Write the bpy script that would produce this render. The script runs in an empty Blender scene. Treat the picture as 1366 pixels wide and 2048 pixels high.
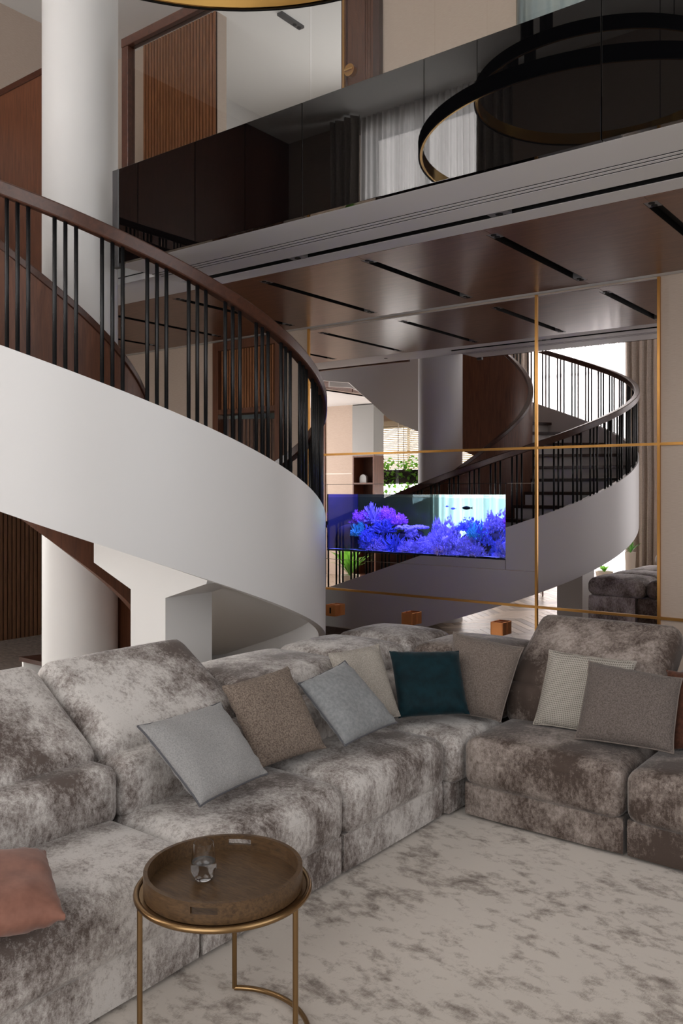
import bpy, bmesh, math, random
from mathutils import Vector, Matrix, noise
R = math.radians; PI = math.pi
random.seed(7)
sc = bpy.context.scene
COL = sc.collection

# ------------------------------------------------------------------ camera
cam = bpy.data.cameras.new('camera'); camo = bpy.data.objects.new('camera', cam); COL.objects.link(camo)
camo.location = (0, 0, 1.73); camo.rotation_euler = (R(90), 0, R(37.5))
cam.sensor_fit = 'HORIZONTAL'; cam.sensor_width = 36; cam.lens = 36 * 1701 / 1366
cam.shift_y = -44 / 1366; cam.clip_start = .05
sc.camera = camo
# ------------------------------------------------------------------ world, daylight with added fill lights, exposure
w = bpy.data.worlds.new('world'); sc.world = w; w.use_nodes = True
w.node_tree.nodes['Background'].inputs[0].default_value = (.75, .85, 1, 1)
w.node_tree.nodes['Background'].inputs[1].default_value = .6
sc.view_settings.view_transform = 'Standard'; sc.view_settings.look = 'None'
sc.view_settings.exposure = -0.14; sc.view_settings.gamma = 1
sc.view_settings.use_curve_mapping = False
def window_light(name, loc, rot, sx, sy, power, col=(1, .96, .94)):
    l = bpy.data.lights.new(name, 'AREA'); l.shape = 'RECTANGLE'; l.size = sx; l.size_y = sy
    l.energy = power; l.color = col
    o = bpy.data.objects.new(name, l); COL.objects.link(o); o.location = loc; o.rotation_euler = rot
    return o
NEGY = (R(-90), 0, 0)      # light shining towards +Y after the flip below
TOY = (R(90), 0, 0)
# area lights look down -Z; rotating +90 about X aims them at +Y, -90 at -Y
window_light('daylight_sheer_window', (-6.5, -2.75, 3.7), TOY, 2.3, 7.0, 900)
window_light('added_rear_window_light', (-.2, -2.75, 3.3), TOY, 4.6, 6.2, 330)  # added light for an unseen window, gives the stringer frontal light
window_light('daylight_blind_window', (-10.0, -2.75, 2.0), TOY, 3.3, 2.4, 420)
window_light('daylight_back_room', (-5.3, 10.25, 1.7), NEGY, 1.6, 2.6, 110, (.95, 1, .98))
window_light('upper_room_fill', (-6.2, 9.5, 5.6), NEGY, 1.9, 2.0, 45)  # added fill that brightens the upper room; no window stands behind it
window_light('daylight_right_window', (3.35, 2.0, 3.5), (R(90), 0, R(90)), 4.0, 5.5, 120)
window_light('side_room_fill', (-12.5, 2.4, 1.8), (R(90), 0, R(-90)), 2.6, 2.5, 330)  # added fill for the partition and the mirror side of the stair
cy = sc.cycles
cy.max_bounces = 8; cy.diffuse_bounces = 4; cy.glossy_bounces = 6; cy.transmission_bounces = 8
cy.transparent_max_bounces = 12; cy.caustics_reflective = True; cy.blur_glossy = .5; cy.caustics_refractive = False
cy.sample_clamp_indirect = 5.0; cy.use_denoising = True; cy.use_adaptive_sampling = True; cy.adaptive_threshold = .04

# ------------------------------------------------------------------ materials
def nt(name):
    m = bpy.data.materials.new(name); m.use_nodes = True
    t = m.node_tree; b = t.nodes['Principled BSDF']
    return m, t, b
def lin(c):
    return tuple(((x / 255) / 12.92 if x / 255 <= .04045 else ((x / 255 + .055) / 1.055) ** 2.4) for x in c) + (1,)
def plain(name, c, rough=.5, metal=0, spec=.5, coat=0):
    m, t, b = nt(name)
    b.inputs['Base Color'].default_value = lin(c); b.inputs['Roughness'].default_value = rough
    b.inputs['Metallic'].default_value = metal; b.inputs['Specular IOR Level'].default_value = spec
    b.inputs['Coat Weight'].default_value = coat; b.inputs['Coat Roughness'].default_value = .05
    return m
def coords(t, scale, rot=(0, 0, 0)):
    tc = t.nodes.new('ShaderNodeTexCoord'); mp = t.nodes.new('ShaderNodeMapping')
    mp.inputs['Scale'].default_value = scale; mp.inputs['Rotation'].default_value = rot
    t.links.new(tc.outputs['Object'], mp.inputs['Vector'])
    return mp.outputs['Vector']
def noise_n(t, vec, scale, detail=4, rough=.6, dist=0):
    n = t.nodes.new('ShaderNodeTexNoise'); n.inputs['Scale'].default_value = scale
    n.inputs['Detail'].default_value = detail; n.inputs['Roughness'].default_value = rough
    n.inputs['Distortion'].default_value = dist
    t.links.new(vec, n.inputs['Vector']); return n.outputs['Fac']
def ramp(t, fac, stops):
    r = t.nodes.new('ShaderNodeValToRGB'); e = r.color_ramp.elements
    while len(e) < len(stops): e.new(.5)
    for k, (p, c) in enumerate(stops): e[k].position = p; e[k].color = lin(c)
    t.links.new(fac, r.inputs['Fac']); return r.outputs['Color']
def mathn(t, op, a, b=None, clamp=False):
    n = t.nodes.new('ShaderNodeMath'); n.operation = op; n.use_clamp = clamp
    for k, v in enumerate((a, b)):
        if v is None: continue
        if isinstance(v, (int, float)): n.inputs[k].default_value = v
        else: t.links.new(v, n.inputs[k])
    return n.outputs[0]
def bump(t, b, h, strength, dist=.01):
    n = t.nodes.new('ShaderNodeBump'); n.inputs['Strength'].default_value = strength; n.inputs['Distance'].default_value = dist
    t.links.new(h, n.inputs['Height']); t.links.new(n.outputs['Normal'], b.inputs['Normal'])
def wood(name, c1, c2, scale=(2, 2, .25), rough=.4, spec=.5, coat=0, grain=14, rot=(0, 0, 0)):
    m, t, b = nt(name)
    v = coords(t, scale, rot)
    f = noise_n(t, v, grain, 6, .65, .6)
    t.links.new(ramp(t, f, [(.3, c1), (.7, c2)]), b.inputs['Base Color'])
    b.inputs['Roughness'].default_value = rough; b.inputs['Specular IOR Level'].default_value = spec
    b.inputs['Coat Weight'].default_value = coat; b.inputs['Coat Roughness'].default_value = .15
    bump(t, b, f, .08, .004)
    return m
def velvet(name, cl, cd, bias=0., vscale=(1, 1, 1)):
    m, t, b = nt(name)
    v = coords(t, vscale)
    big = noise_n(t, v, 2.1, 2, .5, .3)
    mid = noise_n(t, v, 9, 4, .62, .3)
    fine = noise_n(t, coords(t, (60, 60, 38)), 1, 5, .75, .2)
    s = mathn(t, 'ADD', mathn(t, 'MULTIPLY', big, .44), mathn(t, 'ADD', mathn(t, 'MULTIPLY', mid, .32), mathn(t, 'MULTIPLY', fine, .32)))
    s = mathn(t, 'ADD', s, bias)
    md = tuple(a * .55 + c * .45 for a, c in zip(cl, cd))
    weave = noise_n(t, coords(t, (170, 170, 330)), 1, 3, .7)
    s = mathn(t, 'ADD', s, mathn(t, 'MULTIPLY', mathn(t, 'SUBTRACT', weave, .5), .16))
    t.links.new(ramp(t, s, [(.452, cd), (.53, md), (.615, cl)]), b.inputs['Base Color'])
    b.inputs['Roughness'].default_value = .75; b.inputs['Specular IOR Level'].default_value = .15
    b.inputs['Sheen Weight'].default_value = .25; b.inputs['Sheen Roughness'].default_value = .35
    bump(t, b, mathn(t, 'ADD', fine, mathn(t, 'MULTIPLY', mid, .5)), .3, .006)
    return m
def woven(name, c1, c2, scale=220, rough=.9, sheen=.15, bstr=.25):
    m, t, b = nt(name)
    f = noise_n(t, coords(t, (1, 1, 1)), scale, 3, .6)
    t.links.new(ramp(t, f, [(.35, c1), (.65, c2)]), b.inputs['Base Color'])
    b.inputs['Roughness'].default_value = rough; b.inputs['Specular IOR Level'].default_value = .1
    b.inputs['Sheen Weight'].default_value = sheen
    bump(t, b, f, bstr, .004)
    return m
def fabric_wall(name, c1, c2):
    m, t, b = nt(name)
    f = noise_n(t, coords(t, (3, 3, 60)), 6, 4, .6)
    t.links.new(ramp(t, f, [(.3, c1), (.7, c2)]), b.inputs['Base Color'])
    b.inputs['Roughness'].default_value = .85; b.inputs['Specular IOR Level'].default_value = .15
    return m
def sheer_mat(name, c, tr=.45):
    m = bpy.data.materials.new(name); m.use_nodes = True; t = m.node_tree; t.nodes.clear()
    o = t.nodes.new('ShaderNodeOutputMaterial'); mx = t.nodes.new('ShaderNodeMixShader')
    a = t.nodes.new('ShaderNodeBsdfTransparent'); b = t.nodes.new('ShaderNodeBsdfTranslucent')
    a.inputs[0].default_value = lin(c); b.inputs[0].default_value = lin(c)
    mx.inputs[0].default_value = 1 - tr
    t.links.new(a.outputs[0], mx.inputs[1]); t.links.new(b.outputs[0], mx.inputs[2]); t.links.new(mx.outputs[0], o.inputs[0])
    return m
def pane_mat(name, tint, refl=.06, ior=1.45):
    m = bpy.data.materials.new(name); m.use_nodes = True; t = m.node_tree; t.nodes.clear()
    o = t.nodes.new('ShaderNodeOutputMaterial'); mx = t.nodes.new('ShaderNodeMixShader')
    a = t.nodes.new('ShaderNodeBsdfTransparent'); g = t.nodes.new('ShaderNodeBsdfGlossy')
    a.inputs[0].default_value = lin(tint); g.inputs['Roughness'].default_value = .01
    fr = t.nodes.new('ShaderNodeFresnel'); fr.inputs['IOR'].default_value = ior
    ge = t.nodes.new('ShaderNodeNewGeometry')
    t.links.new(mathn(t, 'MULTIPLY', fr.outputs[0], mathn(t, 'SUBTRACT', 1.0, ge.outputs['Backfacing'])), mx.inputs[0])
    t.links.new(a.outputs[0], mx.inputs[1]); t.links.new(g.outputs[0], mx.inputs[2]); t.links.new(mx.outputs[0], o.inputs[0])
    return m

M = {}
M['white'] = plain('white_plaster', (208, 208, 207), .55, spec=.3)
M['white_satin'] = plain('white_satin_paint', (208, 208, 208), .38, spec=.4)
M['ceil_white'] = plain('ceiling_paint', (228, 228, 226), .8, spec=.1)
M['beige'] = fabric_wall('beige_wall_fabric', (180, 164, 150), (194, 179, 166))
M['walnut'] = wood('walnut_veneer', (76, 45, 30), (108, 67, 46), (2.5, 2.5, .22), .42, .4)
M['walnut_dark'] = wood('dark_walnut', (50, 30, 24), (72, 44, 35), (3, 3, .3), .38, .45)
M['rail'] = wood('handrail_walnut', (52, 29, 20), (78, 46, 33), (3, 3, 3), .32, .5, grain=9)
M['ribbed'] = wood('ribbed_walnut', (112, 71, 44), (150, 99, 64), (3, 3, .3), .45, .35)
M['ribbed_dark'] = wood('ribbed_dark_oak', (76, 51, 35), (108, 75, 52), (3, 3, .3), .5, .3)
M['groove'] = plain('dark_groove', (24, 17, 14), .8, spec=.1)
M['ceil_wood'] = wood('ceiling_walnut', (88, 55, 39), (118, 79, 58), (.35, 2.2, 2), .33, .5, coat=.15, grain=9)
M['tread'] = wood('tread_walnut', (48, 30, 25), (66, 42, 34), (2, 2, 2), .3, .5)
M['black'] = plain('black_metal', (22, 23, 25), .35, .3)
M['slot'] = plain('black_slot', (9, 9, 10), .6, spec=.2)
M['gloss'] = plain('black_gloss_glass', (5, 5, 6), .012, 0, .55)
M['graphite'] = plain('graphite_metal', (78, 78, 80), .45, .4)
M['brass'] = plain('brushed_brass', (200, 150, 84), .3, 1)
M['gold'] = plain('polished_gold', (214, 170, 98), .12, 1)
M['bronze'] = plain('bronze_tube', (148, 120, 84), .3, 1)
M['copper'] = plain('copper', (216, 146, 92), .34, 1)
M['chrome'] = plain('chrome', (200, 200, 205), .15, 1)
M['velvet'] = velvet('crushed_velvet', (198, 194, 190), (90, 80, 75), -.008, (1, .9, .7))
M['velvet_d'] = velvet('crushed_velvet_pile_shade', (158, 148, 141), (72, 61, 55), -.05, (1, 1, .8))  # same velvet, darkened in colour for how its pile meets the light
M['rust'] = woven('rust_velvet', (66, 40, 29), (86, 53, 39), 60, .7, .15, .1)
M['terracotta'] = woven('terracotta_satin', (116, 80, 68), (136, 96, 82), 14, .5, .15, .08)
M['teal'] = woven('teal_velvet', (3, 25, 31), (6, 37, 44), 18, .6, .12, .15)
M['lgrey'] = woven('light_grey_wool', (128, 128, 128), (152, 151, 150), 200)
M['bgrey'] = woven('blue_grey_velvet', (118, 121, 123), (136, 138, 139), 60, .7, .15)
M['boucle'] = woven('brown_boucle', (90, 79, 71), (138, 125, 114), 150, .95, .05, .6)
M['beigeknit'] = woven('beige_knit', (132, 126, 118), (164, 158, 149), 190, .95, .05, .4)
M['taupe'] = woven('taupe_chenille', (84, 75, 69), (114, 104, 97), 150)
M['greylinen'] = woven('grey_linen', (78, 71, 67), (110, 101, 96), 170)
M['piping'] = plain('grey_piping', (88, 88, 92), .8, spec=.1)
M['pipetaupe'] = plain('taupe_piping', (112, 103, 97), .8, spec=.1)
M['oak'] = wood('smoked_oak', (58, 42, 28), (96, 73, 48), (4, 22, 22), .42, .4, grain=5, rot=(0, 0, R(15)))
def leaf_mat(name, c):
    m = bpy.data.materials.new(name); m.use_nodes = True; t = m.node_tree; b = t.nodes['Principled BSDF']; o = t.nodes['Material Output']
    b.inputs['Base Color'].default_value = lin(c); b.inputs['Roughness'].default_value = .45
    tl = t.nodes.new('ShaderNodeBsdfTranslucent'); tl.inputs[0].default_value = lin(tuple(min(255, int(x * 1.5)) for x in c))
    mx = t.nodes.new('ShaderNodeMixShader'); mx.inputs[0].default_value = .45
    t.links.new(b.outputs[0], mx.inputs[1]); t.links.new(tl.outputs[0], mx.inputs[2]); t.links.new(mx.outputs[0], o.inputs[0])
    return m
M['green'] = leaf_mat('leaf_green', (98, 146, 56)); M['green2'] = leaf_mat('leaf_dark_green', (60, 104, 46))
M['pot'] = plain('pale_ceramic', (206, 198, 186), .5)
M['greycab'] = plain('grey_lacquer', (142, 144, 142), .4)
M['drape'] = woven('grey_beige_drape', (160, 149, 140), (178, 167, 157), 40, .85, .2, .05)
M['sheer'] = sheer_mat('sheer_curtain', (236, 234, 234), .3)
M['sheer_g'] = sheer_mat('pale_green_sheer', (222, 231, 226), .4)
M['pane'] = pane_mat('clear_pane', (247, 247, 246))
M['tankpane'] = pane_mat('tank_pane', (242, 249, 251))
M['water'] = pane_mat('tank_water', (236, 243, 246), ior=1.02)
M['lampbox'] = plain('spot_grey', (120, 120, 122), .5, .2)
M['herr'] = wood('pale_oak_plank', (146, 130, 113), (178, 163, 146), (1, 1, 1), .38, .4, grain=7)
M['subfloor'] = plain('floor_joint', (70, 60, 52), .8)
M['mirror'] = plain('silver_mirror', (236, 231, 232), .0, 1)
M['blind'] = plain('blind_slat', (206, 198, 180), .6)
M['sand'] = plain('blue_white_sand', (200, 205, 230), .9)
M['rock'] = plain('reef_rock', (44, 38, 62), .9)
def coral_mat(name, c):
    m, t, b = nt(name)
    f = noise_n(t, coords(t, (1, 1, 1)), 40, 3, .6)
    t.links.new(ramp(t, f, [(.3, tuple(int(x * .55) for x in c)), (.65, c)]), b.inputs['Base Color'])
    b.inputs['Roughness'].default_value = .7; b.inputs['Sheen Weight'].default_value = .3
    return m
M['cor_p'] = coral_mat('coral_violet', (190, 168, 255)); M['cor_b'] = coral_mat('coral_blue', (110, 125, 255))
M['cor_c'] = coral_mat('coral_cyan', (90, 230, 240)); M['cor_m'] = coral_mat('coral_magenta', (220, 110, 240))
# the rug: pale, with worn taupe patches brushed in one direction
def rug_mat():
    m, t, b = nt('distressed_rug')
    v = coords(t, (1.0, 1.5, 1), (0, 0, R(24)))
    a = noise_n(t, v, 3.4, 3, .6, .5); c = noise_n(t, v, 12, 5, .7, .3); fine = noise_n(t, coords(t, (60, 8, 1), (0, 0, R(-6))), 6, 3, .7)
    s = mathn(t, 'ADD', mathn(t, 'ADD', mathn(t, 'MULTIPLY', a, .45), mathn(t, 'MULTIPLY', c, .55)), mathn(t, 'MULTIPLY', mathn(t, 'SUBTRACT', fine, .5), .15))
    t.links.new(ramp(t, s, [(.345, (112, 102, 94)), (.43, (158, 149, 140)), (.505, (192, 184, 175))]), b.inputs['Base Color'])
    b.inputs['Roughness'].default_value = .9; b.inputs['Specular IOR Level'].default_value = .1; b.inputs['Sheen Weight'].default_value = .2
    bump(t, b, fine, .2, .004)
    return m
M['rug'] = rug_mat()
def glass_mat():
    m, t, b = nt('tumbler_glass'); b.inputs['Transmission Weight'].default_value = 1; b.inputs['Roughness'].default_value = 0
    b.inputs['IOR'].default_value = 1.45; b.inputs['Base Color'].default_value = (1, 1, 1, 1); return m
M['glass'] = glass_mat()
def tumbler_water():
    m, t, b = nt('drinking_water'); b.inputs['Transmission Weight'].default_value = 1; b.inputs['Roughness'].default_value = 0
    b.inputs['IOR'].default_value = 1.33; return m
M['drink'] = tumbler_water()

# ------------------------------------------------------------------ geometry helpers
class MB:
    def __init__(s): s.v = []; s.f = []
    def add(s, vs, fs):
        n = len(s.v); s.v += [tuple(v) for v in vs]; s.f += [tuple(i + n for i in f) for f in fs]; return s
    def box(s, x0, x1, y0, y1, z0, z1):
        return s.add([(x0, y0, z0), (x1, y0, z0), (x1, y1, z0), (x0, y1, z0), (x0, y0, z1), (x1, y0, z1), (x1, y1, z1), (x0, y1, z1)],
                     [(0, 3, 2, 1), (4, 5, 6, 7), (0, 1, 5, 4), (1, 2, 6, 5), (2, 3, 7, 6), (3, 0, 4, 7)])
    def prism(s, poly, lo, hi, axis='z'):
        n = len(poly)
        def P(a, b, c): return {'z': (a, b, c), 'y': (a, c, b), 'x': (c, a, b)}[axis]
        vs = [P(a, b, lo) for a, b in poly] + [P(a, b, hi) for a, b in poly]
        fs = [tuple(range(n))[::-1], tuple(range(n, 2 * n))] + [(i, (i + 1) % n, n + (i + 1) % n, n + i) for i in range(n)]
        return s.add(vs, fs)
    def sweep(s, rings, close=False, caps=True):
        k = len(rings[0]); n = len(rings); vs = [p for r in rings for p in r]; fs = []
        for i in range(n if close else n - 1):
            j = (i + 1) % n
            for q in range(k): fs.append((i * k + q, i * k + (q + 1) % k, j * k + (q + 1) % k, j * k + q))
        if caps and not close: fs += [tuple(range(k))[::-1], tuple(range((n - 1) * k, n * k))]
        return s.add(vs, fs)
    def tube(s, pts, r, seg=10, close=False):
        pts = [Vector(p) for p in pts]; rings = []; n = len(pts); prev = None
        for i, p in enumerate(pts):
            a = pts[(i - 1) % n] if (close or i > 0) else p; b = pts[(i + 1) % n] if (close or i < n - 1) else p
            t = (b - a).normalized()
            if prev is None:
                u = Vector((0, 0, 1)) if abs(t.z) < .9 else Vector((1, 0, 0))
            else: u = prev
            u = (u - t * u.dot(t)).normalized(); prev = u; wv = t.cross(u)
            rr = r[i] if isinstance(r, (list, tuple)) else r
            rings.append([p + (u * math.cos(2 * PI * q / seg) + wv * math.sin(2 * PI * q / seg)) * rr for q in range(seg)])
        return s.sweep(rings, close)
    def cyl(s, x, y, z0, z1, r, seg=10):
        return s.sweep([[(x + r * math.cos(2 * PI * q / seg), y + r * math.sin(2 * PI * q / seg), z) for q in range(seg)] for z in (z0, z1)])
    def lathe(s, prof, c=(0, 0, 0), seg=32):
        loop = len(prof) > 3 and prof[0] == prof[-1]
        if loop:
            pr = prof[:-1]
            rings = [[(c[0] + r * math.cos(2 * PI * q / seg), c[1] + r * math.sin(2 * PI * q / seg), c[2] + z) for r, z in pr] for q in range(seg)]
            return s.sweep(rings, True)
        rings = [[(c[0] + r * math.cos(2 * PI * q / seg), c[1] + r * math.sin(2 * PI * q / seg), c[2] + z) for q in range(seg)] for r, z in prof]
        return s.sweep(rings)
    def rbox(s, c, size, r, n=8, puff=(0, 0, 0), rot=None):
        hx, hy, hz = (d / 2 for d in size); seen = {}; vs = []; fs = []
        c = Vector(c)
        def pt(a, b, d):
            key = (round(a, 5), round(b, 5), round(d, 5))
            if key in seen: return seen[key]
            p = Vector((a * hx, b * hy, d * hz))
            q = Vector([max(-h + r, min(h - r, x)) for x, h in zip(p, (hx, hy, hz))])
            dlt = p - q
            if dlt.length > 1e-9: p = q + dlt.normalized() * min(r, dlt.length if False else r)
            e = [(1 - t * t) for t in (a, b, d)]
            p.x += puff[0] * a * e[1] * e[2]; p.y += puff[1] * b * e[0] * e[2]; p.z += puff[2] * d * e[0] * e[1]
            if rot is not None: p = rot @ p
            vs.append(tuple(c + p)); seen[key] = len(vs) - 1; return seen[key]
        g = [math.copysign(abs(t) ** .72, t) for t in [2 * i / n - 1 for i in range(n + 1)]]
        for ax in range(3):
            for sg in (-1, 1):
                for i in range(n):
                    for j in range(n):
                        def Q(u, v):
                            l = [0, 0, 0]; l[ax] = sg; l[(ax + 1) % 3] = u; l[(ax + 2) % 3] = v; return pt(*l)
                        f = [Q(g[i], g[j]), Q(g[i + 1], g[j]), Q(g[i + 1], g[j + 1]), Q(g[i], g[j + 1])]
                        fs.append(tuple(f if sg > 0 else f[::-1]))
        return s.add(vs, fs)
    def mesh(s, name, mat, smooth=False):
        me = bpy.data.meshes.new(name); me.from_pydata(s.v, [], s.f); me.update()
        me.materials.append(M[mat] if isinstance(mat, str) else mat)
        if smooth:
            for p in me.polygons: p.use_smooth = True
        return me
    def build(s, name, mat, parent=None, smooth=False, bevel=0, seg=2, subsurf=0):
        o = bpy.data.objects.new(name, s.mesh(name, mat, smooth)); COL.objects.link(o)
        if parent: o.parent = parent
        if bevel:
            b = o.modifiers.new('bevel', 'BEVEL'); b.width = bevel; b.segments = seg; b.limit_method = 'ANGLE'
        if subsurf:
            q = o.modifiers.new('sub', 'SUBSURF'); q.levels = q.render_levels = subsurf
        if smooth == 'auto' or (smooth and not subsurf):
            try:
                o.data.set_sharp_from_angle(angle=R(40))
            except Exception: pass
        return o
def tag(o, label=None, cat=None, group=None, kind=None):
    if label: o['label'] = label
    if cat: o['category'] = cat
    if group: o['group'] = group
    if kind: o['kind'] = kind
    return o
def empty(name, loc=(0, 0, 0), **k):
    o = bpy.data.objects.new(name, None); COL.objects.link(o); o.location = loc; o.empty_display_size = .1
    return o
def root(name, label, cat, group=None, kind=None):     # Empty at the world origin; parts carry world coordinates
    return tag(empty(name), label, cat, group, kind)
def share(src, name, parent=None, loc=None, rotz=0, scale=None):
    o = bpy.data.objects.new(name, src if isinstance(src, bpy.types.Mesh) else src.data); COL.objects.link(o)
    if parent: o.parent = parent
    if loc is not None: o.location = loc
    o.rotation_euler = (0, 0, rotz)
    if scale: o.scale = scale
    return o
def struct(o): o['kind'] = 'structure'; return o

# ================================================================== the room shell
XL, XR, YB, YW = -9.05, 3.1, -2.2, 7.0         # left wall, right wall, rear window wall, mirror wall
ZC, ZU, ZT = 3.45, 4.10, 7.32                   # soffit, upper floor, top ceiling
# ---- floor: dark joint bed with oak herringbone planks
floor = struct(MB().box(-12.2, XR, YB - .1, 10.2, -.12, -.006).build('floor', 'subfloor'))
Wp, Lp = .115, .69
cells = []
c45 = math.cos(R(45))
for i in range(-110, 111):
    for j in range(-16, 17):
        for kind in (0, 1):
            ox, oy = i * Wp + j * Lp, i * Wp - j * Lp
            if kind == 0: cx, cyy, ang = ox + Lp / 2, oy + Wp / 2, 0
            else: cx, cyy, ang = ox + Wp / 2, oy + Wp + Lp / 2, 90
            X = (cx - cyy) * c45 - 5; Y = (cx + cyy) * c45 + 2
            if -12 < X < 2.9 and -2.1 < Y < 6.75: cells.append((X, Y, R(ang + 45)))
cells.sort(key=lambda c: (c[0] + 6.2) ** 2 + (c[1] - 2.4) ** 2 * .8)
plank_me = [None] * 4
def plank_mesh(k):
    me = MB().box(-Lp / 2 + .0025, Lp / 2 - .0025, -Wp / 2 + .0025, Wp / 2 - .0025, -.01, 0).mesh('plank', plank_m[k]); return me
plank_m = [wood('oak_plank_%d' % k, tuple(int(x * s) for x in (150, 134, 117)), tuple(int(x * s) for x in (182, 167, 150)), (1.2, 9, 9), .36, .4, grain=5) for k, s in enumerate((.78, .92, 1.0, 1.1))]
plank_me = [plank_mesh(k) for k in range(4)]
for X, Y, a in cells[:300]:
    share(random.choice(plank_me), 'plank', floor, (X, Y, 0), a)
rest = MB()
for X, Y, a in cells[300:]:
    if -2.0 < X and -1.3 < Y < 3.6: continue        # beneath the rug
    ca, sa = math.cos(a), math.sin(a); l, ww = Lp / 2 - .0015, Wp / 2 - .0015
    rest.add([(X + x * ca - y * sa, Y + x * sa + y * ca, 0) for x, y in ((-l, -ww), (l, -ww), (l, ww), (-l, ww))], [(0, 1, 2, 3)])
tag(rest.build('planks', 'herr', floor), kind='stuff')
struct(MB().box(-12.2, XR, 7.15, 10.2, -.006, 0).build('floor_back_room', 'herr'))
# ---- rug
rug = MB().rbox((-.11, 1.37, .006), (4.62, 5.4, .012), .007, 2).build('rug', 'rug')
tag(rug, 'large pale grey rug with worn taupe patches inside the corner sofa', 'rug')

hall = MB().prism([(-9.0, 4.0), (-7.55, 4.0), (-7.55, 5.56), (-5.95, 5.56), (-5.95, 6.88), (-9.0, 6.88)], 0, .008).build('hall_shade_rug', woven('shaded_hall_carpet', (74, 62, 55), (104, 90, 80), 25, .9, .05, .2))  # dark carpet whose colour also carries the hall's shading near the mirror
tag(hall, 'dark brown hall carpet with the hall shade in its colour, beside the ribbed wood wall', 'rug')

# ---- ceilings
struct(MB().box(XL - .2, XR + .2, YB - .3, 10.2, ZT, ZT + .15).build('ceiling', 'ceil_white'))
struct(MB().box(-12.3, XL - .02, YB - .3, 4.2, ZC, ZC + .15).build('ceiling_side_room', 'ceil_white'))
struct(MB().box(-12.2, XR, 7.15, 10.2, 3.3, 4.1).build('ceiling_back_room', 'ceil_white'))
# ---- upper floor slab (behind black panels) and its soffit
XE = -5.34
sl = MB(); sl.box(XE, XR, 4.13, 7.0, ZC + .06, ZU); sl.box(XL, XE, 4.52, 7.0, ZC + .06, ZU); sl.box(XL, -8.4, 3.75, 4.52, ZC + .0, ZU)
struct(sl.build('floor_upper', 'white'))
so = struct(MB().box(XL, XR, 4.52, 7.0, ZC + .05, ZC + .058).build('ceiling_soffit', 'slot'))
def sof(y0, y1, x0=XE, x1=XR, name='soffit_strip', mat='white'):
    return MB().box(x0, x1, y0, y1, ZC, ZC + .052).build(name, mat, so, bevel=.002)
sof(4.13, 4.46); sof(4.474, 4.506, name='diffuser_blade'); sof(4.52, 4.552, name='diffuser_blade'); sof(4.566, 4.77); sof(4.85, 5.03)
for yy in (4.46, 4.4715, 4.506, 4.5175, 4.552, 4.5635, 4.771, 4.847):      # black liners in the air slots and the light track
    MB().box(XE, XR, yy, yy + .0022, ZC + .0015, ZC + .05).build('slot_liner', 'slot', so)
sof(6.90, 6.985, XL, XR); sof(4.52, 5.03, XL, XE)
slots = [-9.0 + .02 + 1.05 * k for k in range(0)]
slots = [-2.68 + 1.05 * k for k in range(-5, 6)]
sw = .042; y0, y1, ya, yb = 5.034, 6.896, 5.15, 6.75
edges = [XL] + slots + [XR]
for k in range(len(edges) - 1):
    a, b = edges[k], edges[k + 1]
    if k == 0: poly = [(a, y0), (b, y0), (b, ya), (b - sw, ya), (b - sw, yb), (b, yb), (b, y1), (a, y1)]
    elif k == len(edges) - 2: poly = [(a, y0), (b, y0), (b, y1), (a, y1), (a, yb), (a + sw, yb), (a + sw, ya), (a, ya)]
    else: poly = [(a, y0), (b, y0), (b, ya), (b - sw, ya), (b - sw, yb), (b, yb), (b, y1), (a, y1), (a, yb), (a + sw, yb), (a + sw, ya), (a, ya)]
    poly = [(x + (.0012 if abs(x - a) < .001 else (-.0012 if abs(x - b) < .001 else 0)), y) for x, y in poly]
    MB().prism(poly, ZC, ZC + .03).build('wood_panel', 'ceil_wood', so)
for x in slots:
    MB().box(x - sw - .0005, x - sw + .002, ya, yb, ZC + .001, ZC + .05).build('slot_liner', 'slot', so)
    MB().box(x + sw - .002, x + sw + .0005, ya, yb, ZC + .001, ZC + .05).build('slot_liner', 'slot', so)
# recessed spot modules in slots and in the track
for x in slots:
    for yy in (5.205, 6.695):
        r_ = MB().box(x - sw + .002, x + sw - .002, yy - .055, yy + .055, ZC + .002, ZC + .045).build('spot_module', 'lampbox', so)
        for d in (-.026, .026): MB().lathe([(.001, 0), (.019, 0), (.019, .004), (.001, .004)], (x, yy + d, ZC - .003), 12).build('spot_lens', 'slot', r_)
for x in (-6.3, -4.1, -2.45, -.6, 1.2):
    r_ = MB().box(x - .07, x + .07, 4.776, 4.844, ZC + .002, ZC + .045).build('track_spot', 'lampbox', so)
    MB().lathe([(.001, 0), (.024, 0), (.024, .004), (.001, .004)], (x, 4.81, ZC - .003), 12).build('spot_lens', 'slot', r_)

# ---- walls
TX0, TX1, TZ0, TZ1 = -5.55, -3.497, 1.10, 1.685   # tank opening
for nm, x0, x1, z0, z1 in (('wall_back', XL, -7.23, 0, ZC + .1), ('wall_back', -6.17, TX0 - .014, 0, ZC + .1), ('wall_back', TX1 + .014, XR, 0, ZC + .1), ('wall_back', TX0 - .012, TX1 + .012, 0, TZ0 - .062), ('wall_back', TX0 - .012, TX1 + .012, TZ1 + .33, ZC + .1)):
    struct(MB().box(x0, x1, 7.0, 7.15, z0, z1).build(nm, 'beige'))
wu = MB()
for x0, x1, z0, z1 in ((XL, -7.2, ZU, ZT), (-5.33, -3.4, ZU, ZT), (-1.4, XR, ZU, ZT), (-3.4, -1.4, 6.95, ZT)):
    wu.box(x0, x1, 7.0, 7.15, z0, z1)
struct(wu.build('wall_back_upper', 'beige'))
MBL = MB().box(XL - .15, XL, 3.9, 7.15, 0, ZC).box(XL - .15, XL, YB, 7.15, ZC, ZT)
wl = struct(MBL.build('wall_left', 'beige'))
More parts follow.
